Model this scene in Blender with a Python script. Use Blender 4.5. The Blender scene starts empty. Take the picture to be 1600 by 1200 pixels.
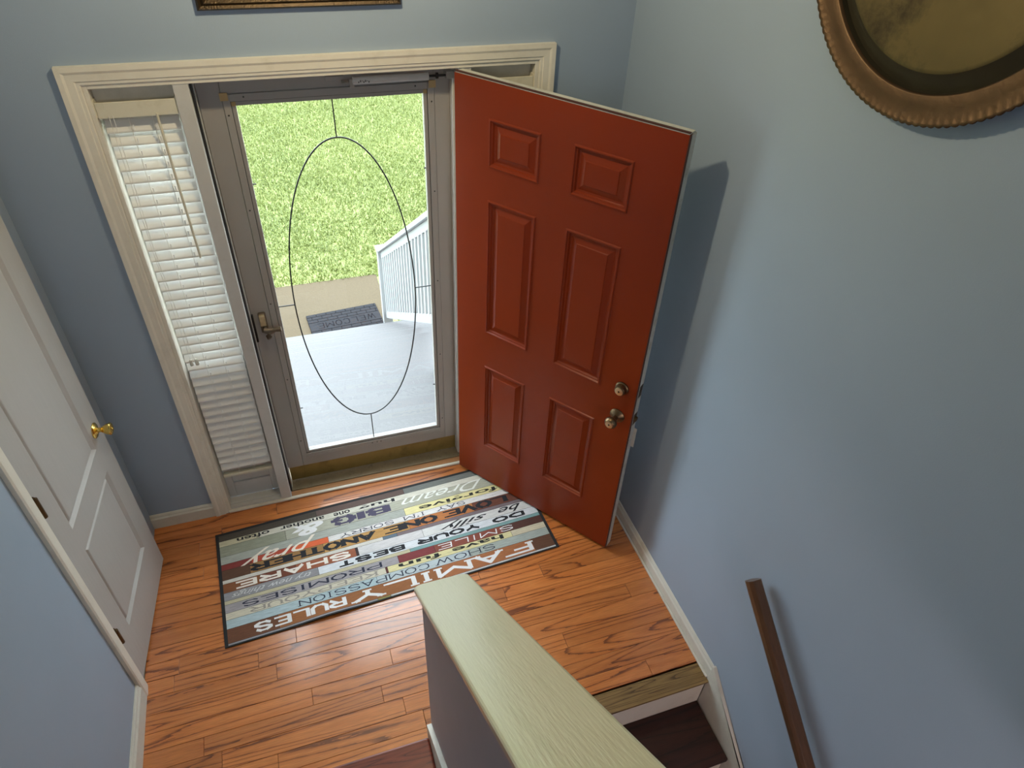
import bpy, bmesh, math, random
from mathutils import Vector, Matrix, noise
from math import sin, cos, pi, tan
random.seed(7)
S = bpy.context.scene
COL = S.collection

# ------------------------------------------------------------------ camera
cam = bpy.data.cameras.new('camera'); cam_o = bpy.data.objects.new('camera', cam); COL.objects.link(cam_o)
cam.sensor_width = 36; cam.lens = 1088.39/1600*36; cam.clip_start = .02; cam.clip_end = 200
RT = Vector((.947969, -.315863, .0398184)); FW = Vector((.265167, .714155, -.647818)); UP = Vector((.176185, .62467, .760753))
M = Matrix(((RT.x, UP.x, -FW.x), (RT.y, UP.y, -FW.y), (RT.z, UP.z, -FW.z))).to_4x4()
M.translation = Vector((-.680476, -2.555699, 2.816656)); cam_o.matrix_world = M
S.camera = cam_o
# ------------------------------------------------------------------ light
W = bpy.data.worlds.new('World'); S.world = W; W.use_nodes = True
bg = W.node_tree.nodes['Background']; bg.inputs[0].default_value = (.81, .91, 1, 1); bg.inputs[1].default_value = 10.5
def lamp(name, kind, loc, energy, color, size=.1, rot=(0, 0, 0), size_y=None):
    l = bpy.data.lights.new(name, kind); l.energy = energy; l.color = color
    if kind == 'AREA':
        l.size = size
        if size_y: l.shape = 'RECTANGLE'; l.size_y = size_y
    else: l.shadow_soft_size = size
    o = bpy.data.objects.new(name, l); COL.objects.link(o); o.location = loc; o.rotation_euler = rot
    return o
lamp('entry_ceiling_lamp', 'POINT', (-.45, -.68, 2.86), 32.5, (1, .835, .53), .035)
lamp('lower_hall_lamp', 'POINT', (.10, -4.0, .97), 46, (1, .86, .80), .09)
lamp('upstairs_fill_light', 'AREA', (-.75, -5.3, 2.75), 20, (.9, .95, 1), 1.6, (math.radians(82), 0, 0), 1.2)  # unseen area lamp added as general fill for the interior
S.view_settings.view_transform = 'Standard'; S.view_settings.look = 'None'
S.view_settings.exposure = 0; S.view_settings.gamma = 1; S.view_settings.use_curve_mapping = False

# ------------------------------------------------------------------ materials
def srgb(r, g, b):
    f = lambda c: (c/255/12.92) if c/255 <= .04045 else ((c/255+.055)/1.055)**2.4
    return (f(r), f(g), f(b), 1)
def mat(name, col, rough=.5, metal=0, var=.0, vscale=6, bump=0, bscale=120, spec=.5, coat=0, dirt=None, dscale=4, damt=.5, stretch=None):
    m = bpy.data.materials.new(name); m.use_nodes = True; t = m.node_tree; N = t.nodes; L = t.links
    b = N['Principled BSDF']; b.inputs['Roughness'].default_value = rough; b.inputs['Metallic'].default_value = metal
    b.inputs['Base Color'].default_value = col; b.inputs['Specular IOR Level'].default_value = spec
    b.inputs['Coat Weight'].default_value = coat; b.inputs['Coat Roughness'].default_value = .2
    tc = N.new('ShaderNodeTexCoord'); src = tc.outputs['Object']
    if stretch:
        mp = N.new('ShaderNodeMapping'); mp.inputs['Scale'].default_value = stretch; L.new(src, mp.inputs[0]); src = mp.outputs[0]
    out = None
    if var or dirt:
        n = N.new('ShaderNodeTexNoise'); n.inputs['Scale'].default_value = vscale; n.inputs['Detail'].default_value = 6; L.new(src, n.inputs['Vector'])
        mx = N.new('ShaderNodeMix'); mx.data_type = 'RGBA'
        mx.inputs[6].default_value = [c*(1-var) for c in col[:3]]+[1]; mx.inputs[7].default_value = [min(1, c*(1+var)) for c in col[:3]]+[1]
        L.new(n.outputs[0], mx.inputs[0]); out = mx.outputs[2]
        if dirt:
            n2 = N.new('ShaderNodeTexNoise'); n2.inputs['Scale'].default_value = dscale; n2.inputs['Detail'].default_value = 9; n2.inputs['Roughness'].default_value = .7; L.new(src, n2.inputs['Vector'])
            cr = N.new('ShaderNodeValToRGB'); cr.color_ramp.elements[0].position = .52; cr.color_ramp.elements[1].position = .72
            L.new(n2.outputs[0], cr.inputs[0]); ma = N.new('ShaderNodeMath'); ma.operation = 'MULTIPLY'; ma.inputs[1].default_value = damt; L.new(cr.outputs[0], ma.inputs[0])
            m2 = N.new('ShaderNodeMix'); m2.data_type = 'RGBA'; L.new(ma.outputs[0], m2.inputs[0]); L.new(out, m2.inputs[6]); m2.inputs[7].default_value = dirt
            out = m2.outputs[2]
        L.new(out, b.inputs['Base Color'])
    if bump:
        n3 = N.new('ShaderNodeTexNoise'); n3.inputs['Scale'].default_value = bscale; n3.inputs['Detail'].default_value = 4; L.new(src, n3.inputs['Vector'])
        bp = N.new('ShaderNodeBump'); bp.inputs['Strength'].default_value = bump; bp.inputs['Distance'].default_value = .002
        L.new(n3.outputs[0], bp.inputs['Height']); L.new(bp.outputs[0], b.inputs['Normal'])
    return m
def oak(name, c_light, c_mid, c_dark, rough=.28, gs=.8, sx=.6, sy=8.5, rand=.16, axis=0, coat=.85):
    """oak boards: contour lines of stretched noise give the cathedral grain"""
    m = bpy.data.materials.new(name); m.use_nodes = True; t = m.node_tree; N = t.nodes; L = t.links
    b = N['Principled BSDF']; b.inputs['Roughness'].default_value = rough; b.inputs['Coat Weight'].default_value = coat; b.inputs['Coat Roughness'].default_value = .16; b.inputs['Coat IOR'].default_value = 1.52
    tc = N.new('ShaderNodeTexCoord'); oi = N.new('ShaderNodeObjectInfo')
    ad = N.new('ShaderNodeVectorMath'); ad.operation = 'MULTIPLY_ADD'
    cb = N.new('ShaderNodeCombineXYZ'); L.new(oi.outputs['Random'], cb.inputs[0]); L.new(oi.outputs['Random'], cb.inputs[1]); L.new(oi.outputs['Random'], cb.inputs[2])
    L.new(cb.outputs[0], ad.inputs[0]); ad.inputs[1].default_value = (37, 91, 53); L.new(tc.outputs['Object'], ad.inputs[2])
    mp = N.new('ShaderNodeMapping'); sc = (sx, sy, 3) if axis == 0 else (sy, sx, 3); mp.inputs['Scale'].default_value = sc; L.new(ad.outputs[0], mp.inputs[0])
    n = N.new('ShaderNodeTexNoise'); n.inputs['Scale'].default_value = 1; n.inputs['Detail'].default_value = 1.2; n.inputs['Roughness'].default_value = .4; n.inputs['Distortion'].default_value = .35; L.new(mp.outputs[0], n.inputs['Vector'])
    nf = N.new('ShaderNodeTexNoise'); nf.inputs['Scale'].default_value = 22; nf.inputs['Detail'].default_value = 4; L.new(mp.outputs[0], nf.inputs['Vector'])
    a1 = N.new('ShaderNodeMath'); a1.operation = 'MULTIPLY_ADD'; a1.inputs[1].default_value = 13*gs; L.new(n.outputs[0], a1.inputs[0])
    a2 = N.new('ShaderNodeMath'); a2.operation = 'MULTIPLY'; a2.inputs[1].default_value = .28; L.new(nf.outputs[0], a2.inputs[0]); L.new(a2.outputs[0], a1.inputs[2])
    fr = N.new('ShaderNodeMath'); fr.operation = 'FRACT'; L.new(a1.outputs[0], fr.inputs[0])
    cr = N.new('ShaderNodeValToRGB'); e = cr.color_ramp.elements; e[0].position = 0; e[0].color = c_dark; e[1].position = 1; e[1].color = c_mid
    for p, c in ((.05, c_dark), (.17, c_mid), (.5, c_light), (.94, c_mid)):
        q = e.new(p); q.color = c
    L.new(fr.outputs[0], cr.inputs[0])
    # pores
    mp2 = N.new('ShaderNodeMapping'); mp2.inputs['Scale'].default_value = (18, 420, 20) if axis == 0 else (420, 18, 20); L.new(ad.outputs[0], mp2.inputs[0])
    n2 = N.new('ShaderNodeTexNoise'); n2.inputs['Scale'].default_value = 1; n2.inputs['Detail'].default_value = 3; L.new(mp2.outputs[0], n2.inputs['Vector'])
    mr = N.new('ShaderNodeMapRange'); mr.inputs[1].default_value = .3; mr.inputs[2].default_value = .7; mr.inputs[3].default_value = .78; mr.inputs[4].default_value = 1.12; L.new(n2.outputs[0], mr.inputs[0])
    rr = N.new('ShaderNodeMapRange'); rr.inputs[3].default_value = 1-rand; rr.inputs[4].default_value = 1+rand; L.new(oi.outputs['Random'], rr.inputs[0])
    mm = N.new('ShaderNodeMath'); mm.operation = 'MULTIPLY'; L.new(mr.outputs[0], mm.inputs[0]); L.new(rr.outputs[0], mm.inputs[1])
    vs = N.new('ShaderNodeVectorMath'); vs.operation = 'SCALE'; L.new(cr.outputs[0], vs.inputs[0]); L.new(mm.outputs[0], vs.inputs[3])
    L.new(vs.outputs[0], b.inputs['Base Color'])
    bu = N.new('ShaderNodeBump'); bu.inputs['Strength'].default_value = .12; bu.inputs['Distance'].default_value = .001; L.new(n2.outputs[0], bu.inputs['Height']); L.new(bu.outputs[0], b.inputs['Normal'])
    return m
m_wall = mat('blue_wall_paint', (0.3038, 0.3771, 0.4722, 1), .55, var=.05, vscale=3, bump=.12, bscale=260)
m_wallw = mat('white_wall_paint', (.6, .6, .58, 1), .7)
m_trim = mat('cream_trim_paint', (0.7200, 0.6765, 0.5842, 1), .42, var=.05, vscale=20, bump=.1, bscale=60, dirt=(.36, .33, .25, 1), dscale=9, damt=.25)
m_base = mat('white_baseboard_paint', (0.6240, 0.6100, 0.5418, 1), .4, var=.04, vscale=20, dirt=(.35, .35, .31, 1), dscale=14, damt=.3)
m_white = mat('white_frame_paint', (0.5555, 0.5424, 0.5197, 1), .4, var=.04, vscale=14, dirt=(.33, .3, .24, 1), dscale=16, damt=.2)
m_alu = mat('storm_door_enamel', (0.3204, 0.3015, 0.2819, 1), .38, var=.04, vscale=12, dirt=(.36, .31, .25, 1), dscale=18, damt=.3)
m_blind = mat('blind_slat_plastic', (0.8064, 0.7866, 0.7440, 1), .45, var=.03)
bn = m_blind.node_tree.nodes['Principled BSDF']; bn.inputs['Subsurface Weight'].default_value = 0
m_cord_glint = mat('cord_glint_white', (.85, .85, .84, 1), .5)  # extra white, carries the daylight glints along the lift cords
m_head = mat('blind_headrail_enamel', (.66, .62, .5, 1), .4, var=.05, dirt=(.4, .35, .22, 1), dscale=20, damt=.3)
m_red = mat('red_door_paint', (.205, .026, .005, 1), .27, spec=.3, var=.07, vscale=5, bump=.08, bscale=90, dirt=(.16, .03, .013, 1), dscale=3, damt=.35)
m_closet = mat('white_closet_door_paint', (0.4300, 0.4085, 0.3870, 1), .45, var=.04, vscale=8, bump=.35, bscale=9, stretch=(9, 9, 1))
m_brass = mat('polished_brass', (.78, .56, .16, 1), .16, 1)
m_dbrass = mat('tarnished_brass', (.17, .115, .065, 1), .36, 1, var=.3, vscale=60)
m_fbrass = mat('worn_brass_face', (.74, .6, .38, 1), .35, 1)
m_black = mat('black_metal', (.02, .018, .016, 1), .4, .5)
m_latch = mat('grimy_latch_metal', (.17, .125, .085, 1), .42, .7, var=.4, vscale=90)
m_tan = mat('tan_corner_keeper', (.45, .31, .14, 1), .5)
m_sweep = mat('brass_sweep', (.30, .22, .075, 1), .38, .6, var=.2, vscale=12, dirt=(.12, .09, .04, 1), dscale=10, damt=.6)
m_sill = mat('worn_sill_metal', (.22, .175, .105, 1), .5, .3, var=.25, vscale=16, dirt=(.09, .07, .05, 1), dscale=30, damt=.6)
m_copper = mat('varnished_sill_strip', (.40, .20, .09, 1), .3, 0, var=.2, vscale=14, stretch=(1, 10, 10))
m_came = mat('dark_leading', (.015, .015, .015, 1), .4)
m_hinge = mat('dark_bronze_hinge', (.12, .075, .035, 1), .4, .9, var=.3, vscale=80)
m_dark = mat('dark_weatherstrip', (.06, .018, .012, 1), .6)
m_edge = mat('door_edge_paint', (.5, .5, .45, 1), .5, var=.1, vscale=20, dirt=(.2, .16, .1, 1), dscale=14, damt=.5)
m_capp = mat('cream_cap_paint', (.66, .655, .47, 1), .33, var=.04, vscale=7, bump=.5, bscale=14, stretch=(16, 1.2, 1.2), coat=.8, dirt=(.42, .44, .25, 1), dscale=2.5, damt=.35)
m_halfw = mat('half_wall_paint', (0.413, 0.375, 0.400, 1), .6, var=.05)
m_oak = oak('oak_floor', srgb(204, 126, 64), srgb(192, 112, 52), srgb(118, 62, 26), rough=.36)
m_oakn = oak('worn_oak_nosing', srgb(140, 112, 66), srgb(122, 94, 54), srgb(76, 54, 28), rough=.6, sx=1, sy=24, coat=0)
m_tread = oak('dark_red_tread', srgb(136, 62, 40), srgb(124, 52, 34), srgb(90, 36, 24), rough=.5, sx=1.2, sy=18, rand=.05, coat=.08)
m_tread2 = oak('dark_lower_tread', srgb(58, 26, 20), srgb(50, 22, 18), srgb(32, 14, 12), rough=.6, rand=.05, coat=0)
m_rail = mat('dark_oak_handrail', (.085, .040, .018, 1), .3, var=.45, vscale=18, stretch=(6, 1, 1), coat=.2)
m_tray = mat('aged_brass_tray', (.105, .078, .03, 1), .5, .7, var=.3, vscale=7, bump=.3, bscale=26, dirt=(.02, .014, .008, 1), dscale=5, damt=1)
m_rim = mat('aged_copper_rim', (.095, .055, .028, 1), .45, .75, var=.35, vscale=14, bump=.5, bscale=50, dirt=(.05, .03, .02, 1), dscale=9, damt=.7)
m_frame = mat('dark_gilt_frame', (.05, .03, .012, 1), .35, .6, var=.6, vscale=60, bump=.8, bscale=200)
m_canvas = mat('dark_canvas', (.05, .045, .035, 1), .7, var=.4, vscale=5)
m_tag = mat('paper_tag', (.62, .58, .5, 1), .7, var=.1, vscale=60)
# outdoors
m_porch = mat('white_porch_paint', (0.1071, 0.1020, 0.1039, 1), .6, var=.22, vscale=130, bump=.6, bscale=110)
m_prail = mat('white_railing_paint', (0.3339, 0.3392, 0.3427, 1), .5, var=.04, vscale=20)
m_conc = mat('aggregate_concrete', (0.0835, 0.0625, 0.0371, 1), .85, var=.45, vscale=90, bump=.8, bscale=60, spec=.2, dirt=(.07, .052, .032, 1), dscale=1.6, damt=.6)
m_rub = mat('grey_rubber', (.024, .024, .027, 1), .9, spec=.05, var=.15, vscale=30)
m_soil = mat('lawn_soil', (0.0465, 0.0585, 0.0195, 1), .9, var=.35, vscale=3)
m_fac = mat('facade_siding', (.4, .4, .38, 1), .6)
def grass_mat():
    m = bpy.data.materials.new('grass_blades'); m.use_nodes = True; N = m.node_tree.nodes; L = m.node_tree.links
    b = N['Principled BSDF']; b.inputs['Roughness'].default_value = .6
    tc = N.new('ShaderNodeTexCoord'); n = N.new('ShaderNodeTexNoise'); n.inputs['Scale'].default_value = 75; n.inputs['Detail'].default_value = 3; L.new(tc.outputs['Object'], n.inputs['Vector'])
    n2 = N.new('ShaderNodeTexNoise'); n2.inputs['Scale'].default_value = .8; n2.inputs['Detail'].default_value = 3; L.new(tc.outputs['Object'], n2.inputs['Vector'])
    ad = N.new('ShaderNodeMath'); ad.operation = 'MULTIPLY_ADD'; ad.inputs[1].default_value = .85; L.new(n.outputs[0], ad.inputs[0])
    a3 = N.new('ShaderNodeMath'); a3.operation = 'MULTIPLY'; a3.inputs[1].default_value = .15; L.new(n2.outputs[0], a3.inputs[0]); L.new(a3.outputs[0], ad.inputs[2])
    cr = N.new('ShaderNodeValToRGB'); e = cr.color_ramp.elements; e[0].position = .38; e[0].color = (.065, .09, .015, 1); e[1].position = .60; e[1].color = (.30, .31, .11, 1)
    q = e.new(.5); q.color = (.18, .225, .055, 1)
    L.new(ad.outputs[0], cr.inputs[0]); L.new(cr.outputs[0], b.inputs['Base Color'])
    return m
m_grass = grass_mat()
m_glass = bpy.data.materials.new('clear_glass'); m_glass.use_nodes = True
_n = m_glass.node_tree; _b = _n.nodes['Principled BSDF']; _n.nodes.remove(_b)
_t = _n.nodes.new('ShaderNodeBsdfTransparent'); _t.inputs[0].default_value = (.95, .97, .96, 1); _g = _n.nodes.new('ShaderNodeBsdfGlossy'); _g.inputs['Roughness'].default_value = .02
_f = _n.nodes.new('ShaderNodeFresnel'); _f.inputs[0].default_value = 1.45; _mx = _n.nodes.new('ShaderNodeMixShader')
_ge = _n.nodes.new('ShaderNodeNewGeometry'); _i = _n.nodes.new('ShaderNodeMath'); _i.operation = 'SUBTRACT'; _i.inputs[0].default_value = 1; _n.links.new(_ge.outputs['Backfacing'], _i.inputs[1])
_k = _n.nodes.new('ShaderNodeMath'); _k.operation = 'MULTIPLY'; _n.links.new(_f.outputs[0], _k.inputs[0]); _n.links.new(_i.outputs[0], _k.inputs[1]); _n.links.new(_k.outputs[0], _mx.inputs[0]); _n.links.new(_t.outputs[0], _mx.inputs[1]); _n.links.new(_g.outputs[0], _mx.inputs[2]); _n.links.new(_mx.outputs[0], _n.nodes['Material Output'].inputs[0])

# ------------------------------------------------------------------ mesh helpers
class MB:
    def __init__(s): s.v = []; s.f = []; s.m = []
    def add(s, vs, fs, mi=0):
        o = len(s.v); s.v += [tuple(v) for v in vs]; s.f += [tuple(i+o for i in f) for f in fs]; s.m += [mi]*len(fs); return s
    def box(s, x0, x1, y0, y1, z0, z1, mi=0):
        return s.add([(x0, y0, z0), (x1, y0, z0), (x1, y1, z0), (x0, y1, z0), (x0, y0, z1), (x1, y0, z1), (x1, y1, z1), (x0, y1, z1)],
                     [(0, 3, 2, 1), (4, 5, 6, 7), (0, 1, 5, 4), (1, 2, 6, 5), (2, 3, 7, 6), (3, 0, 4, 7)], mi)
    def prism(s, poly, fn, d0, d1, mi=0):      # poly extruded; fn(p, d) -> xyz
        n = len(poly); vs = [fn(p, d0) for p in poly]+[fn(p, d1) for p in poly]
        fs = [tuple(range(n))[::-1], tuple(range(n, 2*n))]+[(i, (i+1) % n, (i+1) % n+n, i+n) for i in range(n)]
        return s.add(vs, fs, mi)
    def tube(s, pts, r, n=8, mi=0, closed=False, cap=True):
        pts = [Vector(p) for p in pts]; N = len(pts); vs = []; fs = []; prev = None
        for i, p in enumerate(pts):
            a = pts[(i-1) % N] if (closed or i) else pts[0]; b = pts[(i+1) % N] if (closed or i < N-1) else pts[-1]
            t = (b-a).normalized()
            if prev is None:
                u = t.cross(Vector((0, 0, 1)));
                if u.length < .1: u = t.cross(Vector((1, 0, 0)))
                u.normalize()
            else: u = (prev-t*prev.dot(t)).normalized()
            prev = u; w = t.cross(u); rr = r[i] if isinstance(r, (list, tuple)) else r
            vs += [p+u*rr*cos(2*pi*k/n)+w*rr*sin(2*pi*k/n) for k in range(n)]
        for i in range(N if closed else N-1):
            j = (i+1) % N
            fs += [(i*n+k, i*n+(k+1) % n, j*n+(k+1) % n, j*n+k) for k in range(n)]
        if cap and not closed: fs += [tuple(range(n))[::-1], tuple(range((N-1)*n, N*n))]
        return s.add(vs, fs, mi)
    def lathe(s, prof, o, ax, n=28, mi=0):     # prof [(dist along axis, radius)]
        o = Vector(o); ax = Vector(ax).normalized()
        return s.tube([o+ax*d for d, r in prof], [max(r, .0003) for d, r in prof], n, mi)
    def build(s, name, mats, parent=None, loc=None, bevel=0, smooth=False, segs=2, rot=None):
        me = bpy.data.meshes.new(name); me.from_pydata(s.v, [], s.f)
        for m in (mats if isinstance(mats, (list, tuple)) else [mats]): me.materials.append(m)
        if len(set(s.m)) > 1: me.polygons.foreach_set('material_index', s.m)
        bm = bmesh.new(); bm.from_mesh(me); bmesh.ops.recalc_face_normals(bm, faces=bm.faces)
        if bevel: 
            es = [e for e in bm.edges if len(e.link_faces) == 2 and e.calc_face_angle(0) > .5]
            bmesh.ops.bevel(bm, geom=es, offset=bevel, segments=segs, affect='EDGES', profile=.5, clamp_overlap=True)
        bm.to_mesh(me); bm.free()
        if smooth:
            for p in me.polygons: p.use_smooth = True
            if smooth == 'auto':
                me.set_sharp_from_angle(angle=.7)
        o = bpy.data.objects.new(name, me); COL.objects.link(o)
        if parent: o.parent = parent
        if loc: o.location = loc
        if rot: o.rotation_euler = rot
        return o
def tag(o, label=None, cat=None, kind=None, group=None):
    if label: o['label'] = label
    if cat: o['category'] = cat
    if kind: o['kind'] = kind
    if group: o['group'] = group
    return o
def empty(name, loc=(0, 0, 0), rz=0):
    o = bpy.data.objects.new(name, None); COL.objects.link(o); o.location = loc; o.rotation_euler = (0, 0, rz); o.empty_display_size = .05; return o
def dup(o, parent=None, loc=None):
    c = o.copy(); COL.objects.link(c)
    if parent is not None: c.parent = parent
    if loc: c.location = loc
    return c

XL, XR = -1.560, .677
# ================================================================== SETTING
YB = -5.6; ZC = 3.75; ZF2 = 1.33
OL, OR, OT = -1.214, .307, 2.068
b = MB()
b.box(-6, OL, 0, .13, -1.6, 4.6); b.box(OR, 5, 0, .13, -1.6, 4.6); b.box(OL, OR, 0, .13, OT, 4.6); b.box(OL, OR, 0, .13, -1.6, -.03)
tag(b.build('wall_front', m_wall), 'blue painted front wall around the entrance door', 'wall', 'structure')
b = MB().box(XR, XR+.12, YB, 0, -1.6, ZC)
tag(b.build('wall_right', m_wall), 'tall blue painted wall on the right with tray and handrail', 'wall', 'structure')
# left wall with closet opening
CY0, CY1, CZ = -.822, -.198, 2.05
b = MB().box(XL-.12, XL, YB, CY0, -1.6, ZC).box(XL-.12, XL, CY1, 0, -1.6, ZC).box(XL-.12, XL, CY0, CY1, -1.6, -.12).box(XL-.12, XL, CY0, CY1, CZ, ZC)
tag(b.build('wall_left', m_wall), 'blue painted wall on the left around the closet door', 'wall', 'structure')
b = MB().box(XL-.75, XL-.7, -1.2, 0, -.1, 2.3).box(XL-.7, XL-.12, -.06, 0, -.1, 2.3).box(XL-.7, XL-.12, -1.2, -1.14, -.1, 2.3).box(XL-.75, XL-.12, -1.2, 0, 2.3, 2.36).box(XL-.75, XL, -1.2, 0, -.12, -.02)
tag(b.build('wall_closet', m_wallw), 'inside walls of the dark closet behind the ajar door', 'wall', 'structure')
tag(MB().box(XL-.12, XR+.12, YB-.12, YB, -1.6, ZC).build('wall_back', m_wall), 'blue back wall of the upper level', 'wall', 'structure')
tag(MB().box(XL-.12, XR+.12, YB-.12, .13, ZC, ZC+.1).build('ceiling', m_wallw), 'white ceiling high above the entry', 'ceiling', 'structure')

# floor: oak planks running along X
fl = MB().box(XL, XR, -1.42, .0, -.12, -.012)
fl.box(XL, -.40, -1.45, -1.41, -.12, -.012).box(-.40, XR, -1.47, -1.41, -.12, -.012)
floor = tag(fl.build('floor', m_dark), 'orange oak strip floor of the entry landing', 'floor', 'structure')
PW = .0735
def plank(x0, x1, y0, y1, m=m_oak, name='plank', ztop=0):
    g = .0006; o = MB().box(-(x1-x0)/2+g, (x1-x0)/2-g, -(y1-y0)/2+g, (y1-y0)/2-g, -.012, 0).build(name, m, floor, ((x0+x1)/2, (y0+y1)/2, ztop+random.uniform(-.0002, .0002)), bevel=.0009, segs=1)
    return o
known = {-15: [-.586], -16: [-.921], -13: [-1.447], -12: [-1.43, -.03], -11: [.175], -17: [.15, -1.2], -19: [-.509]}
y = -1.043; rows = []
k0 = 0
ys = []
yy = -1.043
while yy < .0: yy += PW
top = yy-PW
yy = top; r = 0
while yy > -1.415:
    y1 = yy; y0 = max(yy-PW, -1.418)
    if r == 0: plank(XL, -.6, y1, -.018); plank(-.6, .35, y1, -.018); plank(.35, XR, y1, -.018)
    js = []
    for (yc, xj) in ((-1.0, -.586), (-1.08, -.921), (-.86, -1.447), (-.79, -1.43), (-.83, -.03), (-.76, .175), (-1.14, .15), (-1.3, -.509), (-.1, -.36)):
        if y0 < yc < y1: js.append(xj)
    rnd = random.Random(r*13+5); x = XL+rnd.uniform(.2, .8)
    while x < XR-.15:
        if all(abs(x-j) > .3 for j in js): js.append(x)
        x += rnd.uniform(.55, 1.2)
    js = sorted([XL]+js+[XR])
    if y1-y0 > .01:
        for a, c in zip(js, js[1:]): plank(a, c, y0, y1)
    yy -= PW; r += 1
# landing nosings
plank(-.377, XR-.016, -1.507, -1.418, m_oakn, 'nosing')

# casings (colonial profile swept with mitres)
prof = [(0, 0), (0, .009), (.004, .012), (.012, .012), (.015, .0155), (.036, .0165), (.044, .020), (.059, .020), (.059, 0)]
def casing(name, side, label):
    v = []; n = len(prof)
    for w, d in prof:
        if side == 'L': v.append((OL-w, -d, 0))
        if side == 'R': v.append((OR+w, -d, 0))
        if side == 'T': v.append((OL-w, -d, OT-.003+w))
    for w, d in prof:
        if side == 'L': v.append((OL-w, -d, OT-.003+w))
        if side == 'R': v.append((OR+w, -d, OT-.003+w))
        if side == 'T': v.append((OR+w, -d, OT-.003+w))
    mb = MB().add(v, [tuple(range(n)), tuple(range(n, 2*n))]+[(i, (i+1) % n, (i+1) % n+n, i+n) for i in range(n)])
    return tag(mb.build(name, m_trim), label, 'door casing', 'structure')
casing('trim_1', 'L', 'cream moulded casing left of the entrance unit, lit on its edge')
casing('trim_2', 'T', 'cream moulded head casing above the entrance door')
casing('trim_3', 'R', 'cream moulded casing right of the entrance, mostly behind the red door')
# frame: jambs, head, mullions
tag(MB().box(OL, OL+.014, -.006, .13, .0, OT).build('trim_4', m_trim, bevel=.0015), 'cream side jamb beside the left sidelight', 'jamb', 'structure')
tag(MB().box(OR-.014, OR, -.006, .13, .0, OT).build('trim_5', m_trim, bevel=.0015), 'cream side jamb beside the right sidelight', 'jamb', 'structure')
tag(MB().box(OL+.014, OR-.014, -.006, .13, 2.053, OT).build('trim_6', m_trim, bevel=.0015), 'cream head jamb under the top casing', 'jamb', 'structure')
tag(MB().box(-.955, -.907, -.004, .13, .012, 2.053).box(-.907, -.897, .055, .13, .02, 2.05).build('trim_7', m_white, bevel=.002), 'scuffed white post between left sidelight and storm door', 'door post', 'structure')
tag(MB().box(-.9068, -.8985, .028, .054, .02, 2.05).build('trim_19', m_came), 'black strip in the gap down the latch side of the storm door', 'weatherstrip', 'structure')  # black strip set into the gap between post and storm door
tag(MB().box(.0, .048, -.002, .13, .012, 2.053).box(-.010, 0, .055, .13, .02, 2.05).build('trim_8', m_white, bevel=.002), 'white post between storm door and right sidelight', 'door post', 'structure')
# sill
sl = tag(MB().box(OL+.001, OR-.001, -.016, .0, 0, .014).build('trim_9', m_trim, bevel=.004), 'cream strip along the bottom of the entrance unit', 'threshold strip', 'structure')
th = empty('trim_10', (-.45, .06, 0)); tag(th, 'worn bronze threshold under the storm door with copper coloured front strip', 'threshold', 'structure')
MB().box(-.456, .449, .0, .032, -.03, .014).build('front_strip', m_copper, th, (0, -.06, 0), bevel=.003)
MB().box(-.456, .449, .033, .19, -.03, .018).build('sill_plate', m_sill, th, (0, -.06, 0), bevel=.002)

# baseboards
bprof = [(0, 0), (.014, 0), (.014, .062), (.009, .070), (.009, .078), (.004, .086), (0, .086)]
tag(MB().prism(bprof, lambda p, d: (d, -p[0], p[1]), XL, OL-.059).build('baseboard_front', m_base), 'short white baseboard between closet door and left sidelight', 'baseboard', 'structure')
tag(MB().prism(bprof, lambda p, d: (d, -p[0], p[1]), OR+.059, XR).build('baseboard_corner', m_base), 'white baseboard behind the open red door', 'baseboard', 'structure')
tag(MB().prism(bprof, lambda p, d: (XR-p[0], d, p[1]), -1.492, -.0).build('baseboard_right', m_base), 'cream white baseboard along the foot of the right wall', 'baseboard', 'structure')
tag(MB().prism([(p[0], p[1]*1.25) for p in bprof], lambda p, d: (XL+p[0], d, p[1]), -1.43, -.885).build('baseboard_left', m_base), 'white baseboard below the closet casing at lower left', 'baseboard', 'structure')
# shoe mould right
tag(MB().box(XR-.022, XR-.014, -1.488, 0, 0, .012).build('trim_11', m_base, bevel=.003), 'shoe strip at the foot of the right baseboard', 'trim', 'structure')

# stair skirts
def skirt(name, x0, x1, pts, label, m=m_base):
    return tag(MB().prism(pts, lambda p, d: (d, p[0], p[1]), x0, x1).build(name, m, bevel=.0015), label, 'stair skirt board', 'structure')
sk = .79
skirt('trim_12', XR-.016, XR, [(-1.492, -1.4), (-1.492, .10), (-1.500, .10), (-3.5, .10-2*sk), (-3.5, -1.4)], 'cream skirt board descending beside the lower stairs', m_base)
skirt('trim_13', -.521, -.503, [(-1.42, .0), (-1.42, .215), (-2.60, .215+.955*1.18), (-2.60, 1.0)], 'white skirt board rising along the half wall beside the upper stairs')
# half wall and cap
CS = .953; zc = lambda yv: 1.046+CS*(-1.383-yv)
YH = -2.62
b = MB().prism([(-1.418, -1.4), (-1.418, zc(-1.418)-.022), (YH, zc(YH)-.022), (YH, -1.4)], lambda p, d: (d, p[0], p[1]), -.503, -.377)
b.box(-.503, -.377, YB, YH-.001, -1.4, ZF2+1.0)
tag(b.build('wall_half', m_halfw), 'sloping half wall between upper and lower stairs', 'half wall', 'structure')
pl = []
r = .030
for cx, a0, a1 in ((-.521+r, pi, pi/2), (-.358-r, pi/2, 0)):
    for k in range(9):
        a = a0+(a1-a0)*k/8; yy = -1.385-r*.75+r*.75*sin(a); pl.append((cx+r*cos(a), yy))
pl += [(-.358, YH), (-.521, YH)]
n = len(pl); T = .022
rings = [(0, -T), (.0, -.006), (.0022, -.002), (.006, 0)]
vs = []
cxm = -.44; cym = -2.0
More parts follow.
